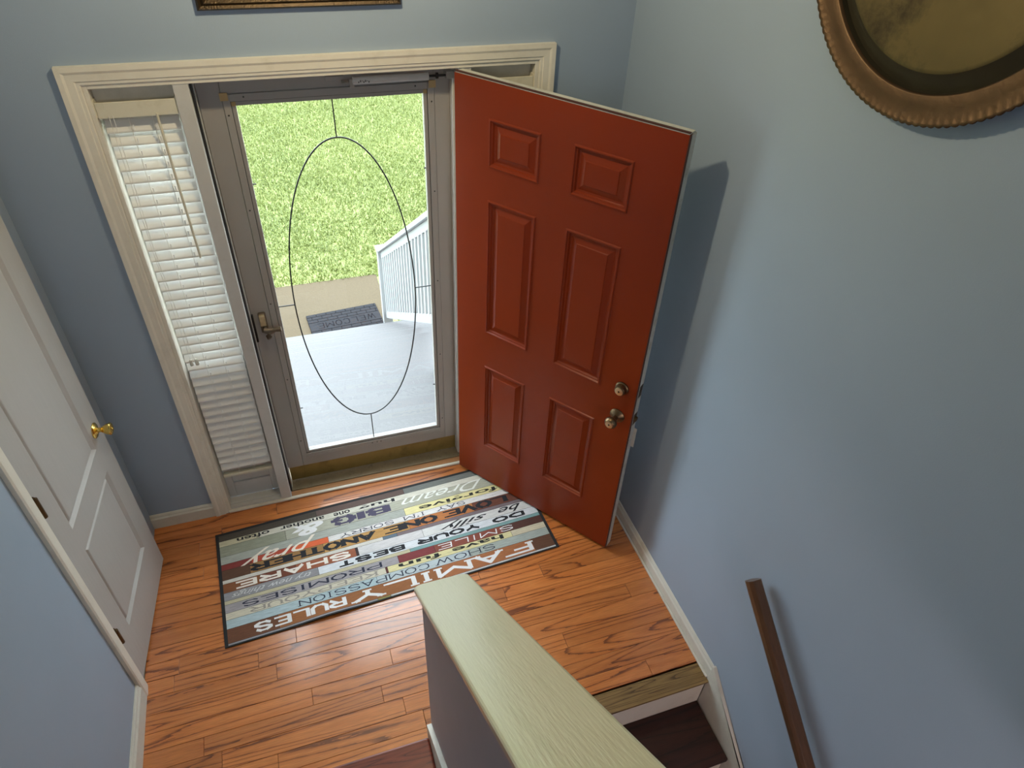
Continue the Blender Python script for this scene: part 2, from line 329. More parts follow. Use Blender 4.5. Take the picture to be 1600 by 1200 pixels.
for ins, dz in rings:
    for x, yv in pl:
        xx = x+(ins if x < cxm else -ins); y2 = yv-(ins if yv > -2 else 0); vs.append((xx, y2, zc(y2)+dz))
fs = [tuple(range(n))[::-1], tuple(range(n*(len(rings)-1), n*len(rings)))]
for q in range(len(rings)-1): fs += [(q*n+i, q*n+(i+1) % n, (q+1)*n+(i+1) % n, (q+1)*n+i) for i in range(n)]
tag(MB().add(vs, fs).build('trim_14', m_capp), 'pale cream painted cap with rounded end on the half wall', 'wall cap', 'structure')

# upper stairs (rise .19, run .2)
st = empty('staircase', (-1.04, -1.43, 0)); tag(st, 'stairs going up beside the half wall with glossy dark red treads', 'stairs')
for k in range(7):
    yk = -1.452-.2*k; z = .19*(k+1)
    if k < 6:
        MB().box(-.518, .518, -.23, 0, -.025, 0).build('tread', m_tread, st, (-1.04+1.04, yk+1.43, z), bevel=.008)
    MB().box(-.518, .518, -.015, 0, -.165, 0).build('riser', m_base, st, (0, yk+1.43-.012, z-.0255))
tag(MB().box(XL, -.503, YB, -2.655, ZF2-.2, ZF2).box(-.377, XR, YB, -3.02, ZF2-.2, ZF2).build('floor_upper', m_tread), 'dark floor of the upper level', 'floor', 'structure')
# lower stairs
st2 = empty('staircase', (.15, -1.49, 0)); tag(st2, 'stairs going down along the right wall with near black treads', 'stairs')
for k in range(7):
    yk = -1.482-.24*k; z = -.19*k
    MB().box(-.525, .507, -.012, 0, -.192, -.0125).build('riser', m_trim, st2, (0, yk+1.49, z))
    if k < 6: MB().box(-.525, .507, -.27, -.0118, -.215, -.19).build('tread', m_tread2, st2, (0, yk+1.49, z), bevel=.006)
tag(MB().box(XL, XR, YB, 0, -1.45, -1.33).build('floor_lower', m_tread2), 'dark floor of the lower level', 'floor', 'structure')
# handrail
hr = empty('handrail', (.625, -1.525, .78)); tag(hr, 'dark brown oak handrail on brackets along the right wall', 'handrail')
hs = .765; hp = [(-.024, -.010), (-.024, .012), (-.014, .024), (.016, .024), (.026, .012), (.026, -.010), (.016, -.032), (-.014, -.032)]
ln = 2.0; d = Vector((0, -1, -hs)).normalized(); nn = Vector((0, -hs, 1)).normalized()
MB().prism(hp, lambda p, q: Vector((p[0], 0, 0))+nn*p[1]+d*q, 0, ln).build('rail', m_rail, hr, bevel=.002)
for q in (.35, 1.3):
    p = d*q
    MB().tube([p+nn*-.028, p+Vector((.005, 0, -.06)), p+Vector((.03, 0, -.075)), p+Vector((.056, 0, -.075))], .006, 8).lathe([(0, .022), (.006, .02)], p+Vector((.050, 0, -.075)), (1, 0, 0), 14).build('bracket', m_hinge, hr)

# ================================================================== SIDELIGHTS
def sidelight(idx, x0, x1, label):
    w = empty('window_%d' % idx, ((x0+x1)/2, .08, .02)); tag(w, label, 'sidelight', 'structure'); X = (x1-x0)/2
    zb, zt = .90, 2.03
    f = MB()
    f.box(-X, -X+.035, -.01, .03, 0, zt-.02); f.box(X-.035, X, -.01, .03, 0, zt-.02)
    f.box(-X+.035, X-.035, -.01, .03, zt-.12, zt+.01); f.box(-X+.035, X-.035, -.01, .03, 0, .10); f.box(-X+.035, X-.035, -.01, .03, zb-.05, zb)
    f.build('window_frame', m_white, w, bevel=.003)
    MB().box(-X+.035, X-.035, .008, .014, zb, zt-.12).build('pane', m_glass, w)
    MB().box(-X+.035, X-.035, .0, .022, .10, zb-.05).build('panel', m_white, w)
    MB().box(-X, X, -.036, -.0105, zt-.105, zt+.012).build('head_board', m_trim, w, bevel=.002)
    MB().box(-X, X, -.082, -.011, -.008, .004).build('window_sill', m_white, w, bevel=.002)
    MB().box(-X, X, -.062, -.042, .004, .012).build('stop_strip', m_white, w, bevel=.002)
    return w
sidelight(1, OL+.014, -.955, 'narrow left sidelight with glass above a plain panel')
sidelight(2, .048, OR-.014, 'narrow right sidelight hidden behind the red door')
def blind(cx, label, last=False):
    t = empty('venetian_blind', (cx, .035, 1.984)); tag(t, label, 'blind', group='blinds over the two sidelights'); H = .113
    MB().box(-H-.006, H+.006, -.034, -.028, -.026, .024).box(-H-.004, H+.004, -.027, .016, -.02, -.016).box(-H-.004, H+.004, .012, .016, -.016, .02).build('headrail', m_head, t, bevel=.0015)
    MB().box(-H-.012, -H-.0065, -.032, .02, -.022, .03).build('end_bracket', m_head, t); MB().box(H+.0065, H+.012, -.032, .02, -.022, .03).build('end_bracket', m_head, t)
    a = math.radians(62); s = .0235; pts = []
    for k in range(7):
        q = -1+2*k/6; cv = .0010*(1-q*q); pts.append((q*s*cos(a)+cv*-sin(a), q*s*sin(a)+cv*cos(a)))   # (y,z), room edge low
    vs = []; fs = []
    for j, (yy, zz) in enumerate(pts): vs += [(-H, yy, zz), (H, yy, zz)]
    m = len(pts)
    for yy, zz in pts: vs += [(-H, yy+.0008, zz-.0006), (H, yy+.0008, zz-.0006)]
    for j in range(m-1):
        fs.append((2*j, 2*j+1, 2*j+3, 2*j+2)); fs.append((2*m+2*j, 2*m+2*j+2, 2*m+2*j+3, 2*m+2*j+1))
    fs += [(0, 2*m, 2*m+1, 1), (2*m-2, 2*m-1, 4*m-1, 4*m-2)]
    first = None; z = -.062; n = 0
    while z > -1.74:
        if first is None: first = MB().add(vs, fs).build('slat', m_blind, t, (0, 0, z), smooth=True)
        else: dup(first, t, (0, 0, z))
        z -= .0442; n += 1
    MB().box(-H, H, -.014, .014, -.016, 0).build('bottom_rail', m_head, t, (0, .0, -1.752), bevel=.003)
    for xx in (-.036, .036):
        MB().tube([(xx, -.0155, -.022), (xx, -.0155, -1.75)], .0009, 5).tube([(xx, .0155, -.022), (xx, .0155, -1.75)], .0009, 5).build('ladder_cord', m_blind, t)
        c = MB()
        for k in range(n): c.box(xx+.006, xx+.0095, -.0175, -.016, -.056-.0442*k-.016, -.056-.0442*k)
        c.build('lift_cord_glint', m_cord_glint, t)['kind'] = 'stuff'  # cord dashes whitened to stand in for daylight through the slat holes
    return t
bl = blind(-1.0775, 'white slatted blind hanging over the left sidelight')
MB().tube([(.055, -.038, -.018), (.055, -.038, -.052), (.058, -.036, -.30), (.063, -.034, -.56)], .0042, 8).build('tilt_wand', m_head, bl)
for dx in (0, .012):
    MB().tube([(-.088+dx, -.037, -.016), (-.09+dx*.5, -.036, -.5), (-.085+dx*1.2, -.036, -1.03)], .0009, 5).build('pull_cord', m_blind, bl)
    MB().lathe([(0, .003), (.004, .006), (.024, .008), (.03, .007), (.032, 0.0)], (-.085+dx*1.8, -.037, -1.02), (0, 0, -1), 12).build('tassel', m_base, bl)
blind(.170, 'white slatted blind over the right sidelight, seen above the red door')

# ================================================================== STORM DOOR
sd = empty('door_2', (-.453, .11, .06)); tag(sd, 'white storm door with full glass and dark oval leading', 'door', 'structure')
GX0, GX1, GZ0, GZ1 = -.778, -.112, .220, 1.941
DX0, DX1, DZ0, DZ1 = -.896, -.010, .120, 2.05
ox, oy, oz = .453, -.11, -.06
def P(*a): return a
def sbox(x0, x1, y0, y1, z0, z1, name, m, bevel=.002):
    return MB().box(x0+ox, x1+ox, y0+oy, y1+oy, z0+oz, z1+oz).build(name, m, sd, bevel=bevel)
fi = .022
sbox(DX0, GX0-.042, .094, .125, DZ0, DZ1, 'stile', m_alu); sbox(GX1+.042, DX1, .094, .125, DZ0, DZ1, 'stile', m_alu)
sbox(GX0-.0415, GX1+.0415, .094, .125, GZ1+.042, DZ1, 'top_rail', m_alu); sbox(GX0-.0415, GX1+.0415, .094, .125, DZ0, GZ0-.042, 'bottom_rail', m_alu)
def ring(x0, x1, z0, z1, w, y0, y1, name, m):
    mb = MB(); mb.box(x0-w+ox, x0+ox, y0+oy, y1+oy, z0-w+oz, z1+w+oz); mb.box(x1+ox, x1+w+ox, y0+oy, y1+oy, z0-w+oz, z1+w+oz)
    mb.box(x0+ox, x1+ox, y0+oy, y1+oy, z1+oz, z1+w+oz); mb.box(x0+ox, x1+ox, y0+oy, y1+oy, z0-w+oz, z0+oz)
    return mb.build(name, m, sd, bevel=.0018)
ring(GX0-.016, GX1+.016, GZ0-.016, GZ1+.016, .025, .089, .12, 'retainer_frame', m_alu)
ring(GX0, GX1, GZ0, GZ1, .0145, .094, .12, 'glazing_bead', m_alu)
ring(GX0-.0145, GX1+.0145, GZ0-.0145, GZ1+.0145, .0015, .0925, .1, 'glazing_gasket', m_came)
MB().box(GX0+ox, GX1+ox, -.007, -.002, GZ0+oz, GZ1+oz).build('pane', m_glass, sd)
for (cx, cz) in ((GX0-.034, GZ1+.034), (GX1+.034, GZ1+.034), (GX0-.007, GZ1+.007), (GX1+.007, GZ1+.007)):
    h = .0135 if abs(cz-GZ1) > .02 else .0075
    MB().box(cx-h+ox, cx+h+ox, -.0235 if h > .01 else -.018, -.019 if h > .01 else -.0155, cz-h+oz, cz+h+oz).build('corner_keeper', m_tan, sd, bevel=.001)
# leading
cz0 = 1.092; cx0 = -.448; ra, rb = .263, .708
ov = [(cx0+ra*cos(2*pi*k/96)+ox, -.0085, cz0+rb*sin(2*pi*k/96)+oz) for k in range(96)]
MB().tube(ov, .0032, 6, closed=True).build('oval_leading', m_came, sd, smooth=True)
for p0, p1 in (((cx0, GZ1), (cx0, cz0+rb)), ((cx0, cz0-rb), (cx0, GZ0)), ((GX0, cz0), (cx0-ra, cz0)), ((cx0+ra, cz0), (GX1, cz0)),
               ((GX0, 1.648), (GX0+.012, 1.648)), ((GX1-.008, 1.648), (GX1, 1.648)), ((GX0, .503), (GX0+.012, .503)), ((GX1-.010, .503), (GX1, .503))):
    MB().tube([(p0[0]+ox, -.0085, p0[1]+oz), (p1[0]+ox, -.0085, p1[1]+oz)], .0026, 6).build('leading_bar', m_came, sd)
# screws
sc0 = None
for sx, sz in ((GX0-.03, GZ1-.03), (GX0-.03, 1.55), (GX0-.03, 1.12), (GX0-.03, .70), (GX0-.03, .30), (GX1+.03, GZ1-.03), (GX1+.03, 1.55), (GX1+.03, 1.12), (GX1+.03, .70), (GX1+.03, .27), (GX0+.03, GZ1+.03), (GX1-.03, GZ1+.03), (-.46, GZ0-.03), (-.435, GZ0-.03), (-.415, GZ0-.03)):
    l = (sx+ox, -.0215, sz+oz)
    if sc0 is None: sc0 = MB().lathe([(0, .0032), (.0012, .0024)], (0, 0, 0), (0, -1, 0), 8).build('screw', m_came, sd, l)
    else: dup(sc0, sd, l)
# sweep
MB().box(DX0+.002+ox, DX1-.002+ox, -.010, .012, .022-.06, .119-.06).build('door_sweep', m_sweep, sd, bevel=.002)
# latch
lh = MB().box(-.868+ox, -.838+ox, -.030, -.0165, .985+oz, 1.085+oz).build('latch_plate', m_latch, sd, bevel=.004)
MB().box(-.866+ox, -.842+ox, -.048, -.030, 1.03+oz, 1.082+oz).build('lock_button', mat('latch_cover_brass', (.5, .4, .24, 1), .45, .6, var=.3, vscale=80), lh, bevel=.003)
MB().tube([(-.852+ox, -.03, 1.018+oz), (-.850+ox, -.062, 1.018+oz)], .008, 10).tube([(-.855+ox, -.060, 1.020+oz), (-.82+ox, -.066, 1.018+oz), (-.785+ox, -.068, 1.020+oz)], [.009, .008, .0125], 10).build('latch_lever', m_latch, lh)
MB().tube([(-.858+ox, -.03, .996+oz), (-.835+ox, -.045, .99+oz), (-.81+ox, -.046, 1.0+oz)], [.008, .009, .006], 8).tube([(-.848+ox, -.03, .97+oz), (-.84+ox, -.042, .962+oz)], [.009, .012], 8).build('latch_hook', m_latch, lh)
MB().box(-.899+ox, -.888+ox, -.03, -.017, .94+oz, 1.08+oz).build('strike_plate', m_black, lh, bevel=.002)
# closer
cl = empty('door_closer', (-.25, .05, 2.015)); tag(cl, 'white pneumatic closer tube across the top of the storm door', 'door closer')
MB().lathe([(0, .006), (.002, .013), (.275, .013), (.277, .004)], (-.125, .0, .0), (1, 0, 0), 18).build('tube', m_white, cl, smooth='auto')
MB().lathe([(0, .0045), (.07, .0045)], (.152, 0, 0), (1, 0, 0), 8).lathe([(0, .011), (.008, .011)], (.178, 0, 0), (1, 0, 0), 10).build('piston_rod', m_black, cl)
MB().box(.215, .247, -.006, .03, -.012, .014).build('jamb_bracket', m_alu, cl, bevel=.002)
MB().box(-.215, -.15, .036, .043, -.008, .008).box(-.16, -.136, .0, .036, -.010, -.006).box(-.135, -.118, -.005, .005, -.022, .006).build('door_bracket', m_alu, cl, bevel=.001)
pr_ = MB()
for k in range(7): pr_.box(-.105+.006*k, -.102+.006*k, -.0136, -.013, -.006+.003*(k % 3), .000+.002*(k*2 % 3))
pr_.build('printed_marks', m_came, cl)

# ================================================================== RED DOOR
TH = .9351; DW = .905; DT = .045
rd = empty('door_1', (-.024, -.035, .02), -TH); tag(rd, 'open red six panel front door with brass locks', 'door', 'structure')
# local: x along leaf, -y faces the camera side, +y thickness
ss = [0, .157, .381, .513, .742, DW]; zs = [0, .250, .770, .960, 1.592, 1.722, 1.905, 2.03]
leaf = MB(); pans = []
for i in range(5):
    for j in range(7):
        a, c, e, g = ss[i], ss[i+1], zs[j], zs[j+1]
        if i in (1, 3) and j in (1, 3, 5): pans.append((a, c, e, g)); continue
        leaf.box(a, c, 0, DT*.5, e, g, 0)
leafo = leaf.build('door_face', m_red, rd)
bm = bmesh.new(); bm.from_mesh(leafo.data); bmesh.ops.remove_doubles(bm, verts=bm.verts, dist=1e-5)
from collections import Counter
cnt = Counter(tuple(sorted(v.index for v in f.verts)) for f in bm.faces)
bmesh.ops.delete(bm, geom=[f for f in bm.faces if cnt[tuple(sorted(v.index for v in f.verts))] > 1], context='FACES')
bm.to_mesh(leafo.data); bm.free()
def raised_panel(x0, x1, z0, z1, depths, y0=0):
    # depths: list of (inset, depth) rings, last one closes
    vs = []; fs = []
    for k, (ins, dp) in enumerate(depths):
        vs += [(x0+ins, y0+dp, z0+ins), (x1-ins, y0+dp, z0+ins), (x1-ins, y0+dp, z1-ins), (x0+ins, y0+dp, z1-ins)]
        if k: o = 4*k; fs += [(o-4+i, o-4+(i+1) % 4, o+(i+1) % 4, o+i) for i in range(4)]
    o = 4*(len(depths)-1); fs.append((o, o+1, o+2, o+3)); return MB().add(vs, fs)
for (a, c, e, g) in pans:
    raised_panel(a, c, e, g, [(0, 0), (.003, -.0045), (.007, -.0050), (.011, .0015), (.015, .0025), (.019, .0095), (.026, .0105), (.048, .0035), (.050, .0008)]).build('panel', m_red, rd)
MB().box(.0, DW, DT*.5+.0003, DT, 0, 2.03).build('inner_face', m_edge, rd)
MB().box(.004, DW-.001, .002, DT-.002, 2.0302, 2.034).build('top_edge', m_edge, rd)
MB().box(.004, DW, -.0002, .010, 2.0342, 2.038).build('top_strip', m_dark, rd)
MB().box(DW+.0002, DW+.004, .012, DT, .0, 2.028).build('latch_edge', m_edge, rd)
MB().box(DW+.0002, DW+.003, .0, .0115, .0, 2.028).build('edge_strip', m_dark, rd)
# locks
def knobset(name, x, z, prof_d, prof_l, face):
    k = MB().lathe(prof_d, (x, 0, z), (0, -1, 0), 26).build(name, m_dbrass, rd, smooth='auto')
    MB().lathe(face, (x, 0, z), (0, -1, 0), 24).build('lock_face', m_fbrass, k, smooth='auto')
    d0 = face[-1][0]
    MB().lathe([(d0-.001, .0045), (d0+.0012, .0035)], (x, 0, z), (0, -1, 0), 12).box(x-.0009, x+.0009, -d0-.0018, -d0, z-.004, z+.004).build('keyhole', m_black, k)
    return k
knobset('deadbolt', .842, .995, [(0, .029), (.006, .029), (.009, .025), (.026, .0225), (.028, .020)], None, [(.026, .0185), (.031, .0180), (.032, .016)])
knobset('knob', .842, .845, [(0, .033), (.004, .033), (.012, .024), (.018, .013), (.034, .012), (.042, .021), (.052, .0265), (.062, .026), (.069, .021), (.071, .019)], None, [(.066, .0172), (.0728, .0168), (.0735, .0155)])
MB().lathe([(0, .033), (.004, .033), (.012, .022), (.034, .012), (.042, .024), (.06, .027), (.068, .015)], (.842, DT, .845), (0, 1, 0), 20).build('inner_knob', m_dbrass, rd, smooth=True)
for zz, r_ in ((.995, .011), (.845, .013)):
    MB().box(DW+.0042, DW+.0052, .014, .041, zz-.03, zz+.03).lathe([(0, r_), (.009 if zz < .9 else .001, r_*.8)], (DW+.0052, .027, zz), (1, 0, 0), 12).build('latch_bolt', m_hinge, rd, bevel=0)
for zz in (.18, 1.0, 1.82):
    MB().tube([(-.004, DT+.002, zz-.045), (-.004, DT+.002, zz+.045)], .006, 10).build('hinge', m_hinge, rd)
# tag hanging from inner knob
tg = empty('hanging_tag'); tag(tg, 'small off-white tag hanging behind the edge of the red door', 'tag')
tg.parent = None; tg.location = rd.location; tg.rotation_euler = rd.rotation_euler
MB().box(.884, .911, .078, .0795, .635, .745).build('card', m_tag, tg)
MB().tube([(.842, .108, .872), (.86, .10, .82), (.898, .079, .743)], .0012, 6).tube([(.842, .085, .872), (.865, .082, .82), (.898, .079, .743)], .0012, 6).build('string', m_tag, tg)

# ================================================================== CLOSET DOOR
A0 = .089; CW = .602
cd = empty('door_3', (-1.562, -.816, .012), pi/2-A0); tag(cd, 'white two panel closet door standing slightly ajar on the left', 'door', 'structure')
# local x along the leaf, +y away from the room (into closet) -> room side is -y
cs_ = [0, .108, .492, CW]; cz_ = [0, .235, .722, .842, 1.90, 2.03]
lf = MB()
for i in range(3):
    for j in range(5):
        if i == 1 and j in (1, 3): continue
        lf.box(cs_[i], cs_[i+1], 0, .035, cz_[j], cz_[j+1])
lo = lf.build('door_face', m_closet, cd)
bm = bmesh.new(); bm.from_mesh(lo.data); bmesh.ops.remove_doubles(bm, verts=bm.verts, dist=1e-5)
cnt = Counter(tuple(sorted(v.index for v in f.verts)) for f in bm.faces)
bmesh.ops.delete(bm, geom=[f for f in bm.faces if cnt[tuple(sorted(v.index for v in f.verts))] > 1], context='FACES')
bm.to_mesh(lo.data); bm.free()
for j in (1, 3):
    mb = raised_panel(cs_[1], cs_[2], cz_[j], cz_[j+1], [(0, 0), (.004, .003), (.014, .010), (.020, .0105), (.026, .006), (.030, .005)])
    v = mb.v
    mb.build('panel', m_closet, cd)
kb = MB().lathe([(0, .031), (.003, .031), (.007, .026), (.010, .016), (.014, .010), (.024, .009), (.030, .013), (.044, .021), (.056, .0245), (.060, .022), (.061, .016), (.0625, .016), (.063, .006), (.066, .005)], (.542, 0, .893), (0, -1, 0), 28).build('knob', m_brass, cd, smooth='auto')
for zz in (.333, 1.078, 1.85):
    MB().tube([(.001, -.011, zz-.042), (.001, -.011, zz+.042)], .008, 12).tube([(.001, -.011, zz-.047), (.001, -.011, zz-.042)], [.003, .005], 8).tube([(.001, -.011, zz+.042), (.001, -.011, zz+.048)], [.005, .003], 8).box(.001, .012, -.005, .0, zz-.042, zz+.042).build('hinge', m_hinge, cd)
# closet jambs and casing
cprof = [(0, 0), (0, .010), (.006, .014), (.040, .017), (.050, .017), (.057, .013), (.057, 0)]
tag(MB().prism(cprof, lambda p, q: (XL+p[1], -.828-p[0], q), 0, 2.06).build('trim_15', m_trim), 'white casing on the hinge side of the closet door', 'door casing', 'structure')
tag(MB().prism(cprof, lambda p, q: (XL+p[1], -.194+p[0], q), 0, 2.06).build('trim_16', m_trim), 'white casing on the latch side behind the closet door', 'door casing', 'structure')
tag(MB().prism(cprof, lambda p, q: (XL+p[1], q, 2.06+p[0]), -.885, -.137).build('trim_17', m_trim), 'white head casing above the closet door', 'door casing', 'structure')
tag(MB().box(XL-.12, XL-.0005, -.822, -.8185, 0, 2.05).box(XL-.12, XL-.0005, -.2015, -.198, 0, 2.05).build('trim_18', m_trim), 'white jambs lining the closet doorway', 'jamb', 'structure')

# ================================================================== WALL THINGS
# tray
tr = empty('wall_tray', (XR-.002, -1.322, 2.703)); tag(tr, 'large round aged brass tray with scalloped copper rim on the right wall', 'tray')
def disc(prof, scal=0, n=528):
    vs = []; fs = []
    for k, (r_, d_) in enumerate(prof):
        for i in range(n):
            a = 2*pi*i/n; rr = r_+(scal*(abs(sin(a*66))) if r_ > .40 else 0)
            vs.append((-d_, rr*cos(a), rr*sin(a)))
    for k in range(len(prof)-1): fs += [(k*n+i, k*n+(i+1) % n, (k+1)*n+(i+1) % n, (k+1)*n+i) for i in range(n)]
    return vs, fs, n
R0 = .408
vs, fs, n = disc([(.3478, .010), (.3485, .028), (.352, .030), (.375, .029), (.385, .031), (R0-.006, .033), (R0, .036), (R0+.002, .033), (R0, .029), (.385, .027), (.352, .026), (.349, .022), (.3478, .004)], .0032)
fs2 = [(12*n+i, 12*n+(i+1) % n, (i+1) % n, i) for i in range(n)]
MB().add(vs, fs+fs2).build('rim', m_rim, tr, smooth=True)
vs, fs, n = disc([(.3478, .0215), (.345, .010), (.322, .017), (.309, .0245), (.305, .0255), (.300, .0248), (.05, .024), (.001, .024)])  # centre raised so the sloping band around it turns dark
db = MB().add(vs, fs[:3*n], 1).add(vs, fs[3*n:], 0); db.build('dish', [m_tray, mat('shade_tinted_brass', (.035, .028, .013, 1), .6, .4, var=.3, vscale=20)], tr, smooth='auto')  # band darkened in colour to stand in for the dark surroundings it reflects
# fix: dish a hair in front of rim's inner band
# picture
pc = empty('picture_frame', (-.512, -.002, 2.266)); tag(pc, 'dark gilt picture frame hanging above the entrance door', 'picture')
fp = [(0, 0), (0, .016), (.006, .024), (.014, .020), (.022, .028), (.034, .020), (.040, .012), (.046, .014), (.050, .008), (.050, 0)]
FX, FZ = .315, .50
for nm, fn in (('b', lambda w, d_, e: (FX*e-w*e, -d_, w)), ('t', lambda w, d_, e: (FX*e-w*e, -d_, FZ-w)), ('l', lambda w, d_, e: (-FX+w, -d_, (w if e < 0 else FZ-w))), ('r', lambda w, d_, e: (FX-w, -d_, (w if e < 0 else FZ-w)))):
    n = len(fp); v = [fn(w, d_, -1) for w, d_ in fp]+[fn(w, d_, 1) for w, d_ in fp]
    MB().add(v, [tuple(range(n)), tuple(range(n, 2*n))]+[(i, (i+1) % n, (i+1) % n+n, i+n) for i in range(n)]).build('frame_side', m_frame, pc)
MB().box(-FX+.05, FX-.05, -.006, -.002, .05, FZ-.05).build('canvas', m_canvas, pc)

# ================================================================== RUG
MU, MV, PHI = -.487, -.413, .0517
HU, HV = .778, .312
rug = empty('door_mat', (MU, MV, .001), PHI); tag(rug, 'long printed entry mat of plank stripes with family rules lettering', 'door mat')
def hgt(u, v):
    near = max(0, (-v-.21)/.10); near = min(near, 1.0)
    h = .011*near**1.5*(math.exp(-((u+.33)/.13)**2))
    near2 = min(max(0, (v-.24)/.07), 1)
    h += .005*near2*(math.exp(-((u+.30)/.3)**2))
    return h
def sheet(mb, u0, u1, v0, v1, z, mi=0, step=.04):
    nu = max(1, int(math.ceil((u1-u0)/step))); nv = max(1, int(math.ceil((v1-v0)/.02)))
    vs = [(u0+(u1-u0)*i/nu, v0+(v1-v0)*j/nv) for j in range(nv+1) for i in range(nu+1)]
    mb.add([(a, c, z+hgt(a, c)) for a, c in vs], [(j*(nu+1)+i, j*(nu+1)+i+1, (j+1)*(nu+1)+i+1, (j+1)*(nu+1)+i) for j in range(nv) for i in range(nu)], mi)
m_bk = mat('mat_black_border', (.012, .012, .013, 1), .8, bump=.4, bscale=300)
base = MB()
nu, nv = 40, 32
vs = [(-HU+2*HU*i/nu, -HV+2*HV*j/nv) for j in range(nv+1) for i in range(nu+1)]
W_ = nu+1; NN = len(vs)
fs = [(j*W_+i, j*W_+i+1, (j+1)*W_+i+1, (j+1)*W_+i) for j in range(nv) for i in range(nu)]
fs += [tuple(q+NN for q in f[::-1]) for f in fs]
for i in range(nu): fs += [(i, i+NN, i+1+NN, i+1), (nv*W_+i, nv*W_+i+1, nv*W_+i+1+NN, nv*W_+i+NN)]
for j in range(nv): fs += [(j*W_, (j+1)*W_, (j+1)*W_+NN, j*W_+NN), (j*W_+nu, j*W_+nu+NN, (j+1)*W_+nu+NN, (j+1)*W_+nu)]
base.add([(a, c, .0045+hgt(a, c)) for a, c in vs]+[(a, c, .0005+hgt(a, c)*.9) for a, c in vs], fs)
base.build('backing', m_bk, rug)
C_ = {}
def pm(rgb, var=.42):
    if rgb not in C_:
        C_[rgb] = mat('mat_print_%d_%d_%d' % rgb, srgb(*rgb), .85, var=var, vscale=9, stretch=(2, 30, 1), bump=.5, bscale=60, dirt=tuple(c*.62 for c in srgb(*rgb)[:3])+(1,), dscale=16, damt=1)
    return C_[rgb]
e = .0014; UE = HU-.014
def stripe(u0, u1, v0, v1, rgb):
    mb = MB(); sheet(mb, max(u0, -UE)+e*.5, min(u1, UE)-e*.5, v0+e*.5, v1-e*.5, .0050); o = mb.build('stripe', pm(rgb), rug)
A, B = -1, 1
olive = (150, 150, 132); 
R_ = [
 (.262, .298, [(A, -.30, (74, 66, 58)), (-.30, .15, (96, 78, 72)), (.15, B, (112, 114, 110))]),
 (.228, .262, [(A, -.58, (196, 188, 158)), (-.58, B, (206, 202, 188))]),
 (.168, .228, [(A, -.46, (146, 148, 130)), (-.46, B, (170, 168, 152))]),
 (.122, .168, [(A, .121, (164, 166, 158)), (.121, B, (220, 208, 152))]),
 (.088, .122, [(A, -.63, (128, 52, 46)), (-.63, -.44, (176, 72, 50)), (-.44, -.27, (216, 100, 58)), (-.27, B, (214, 210, 208))]),
 (.032, .088, [(A, -.64, (92, 62, 44)), (-.64, -.3, (150, 112, 66)), (-.3, .12, (182, 138, 80)), (.12, .46, (178, 112, 62)), (.46, B, (104, 58, 42))]),
 (.012, .032, [(A, -.02, (206, 200, 190)), (-.02, .05, (92, 108, 122)), (.05, B, (118, 104, 108))]),
 (-.038, .012, [(A, -.60, (126, 78, 44)), (-.60, -.44, (110, 58, 40)), (-.44, -.16, (150, 86, 58)), (-.16, -.148, (60, 44, 44)), (-.148, .172, (204, 200, 200)), (.172, B, (210, 208, 206))]),
 (-.082, -.038, [(A, -.345, (142, 140, 144)), (-.345, B, (212, 214, 220))]),
 (-.101, -.082, [(A, .086, (190, 180, 150)), (.086, B, (124, 158, 158))]),
 (-.145, -.101, [(A, .02, (158, 152, 156)), (.02, .2, (124, 52, 54)), (.2, .55, (132, 70, 56)), (.55, B, (84, 50, 42))]),
 (-.181, -.145, [(A, -.05, (206, 198, 178)), (-.05, -.04, (90, 40, 40)), (-.04, .585, (216, 206, 156)), (.585, B, (204, 194, 168))]),
 (-.226, -.181, [(A, -.1, (172, 190, 196)), (-.1, .35, (184, 194, 198)), (.35, B, (164, 172, 166))]),
 (-.297, -.226, [(A, -.55, (108, 68, 46)), (-.55, .2, (150, 96, 56)), (.2, .66, (166, 104, 64)), (.66, B, (98, 64, 44))]),
 (-.306, -.297, [(A, -.12, (150, 150, 156)), (-.12, -.06, (150, 140, 80)), (-.06, B, (200, 200, 200))]),
]
for v0, v1, seg in R_:
    for u0, u1, c in seg: stripe(u0, u1, v0, v1, c)
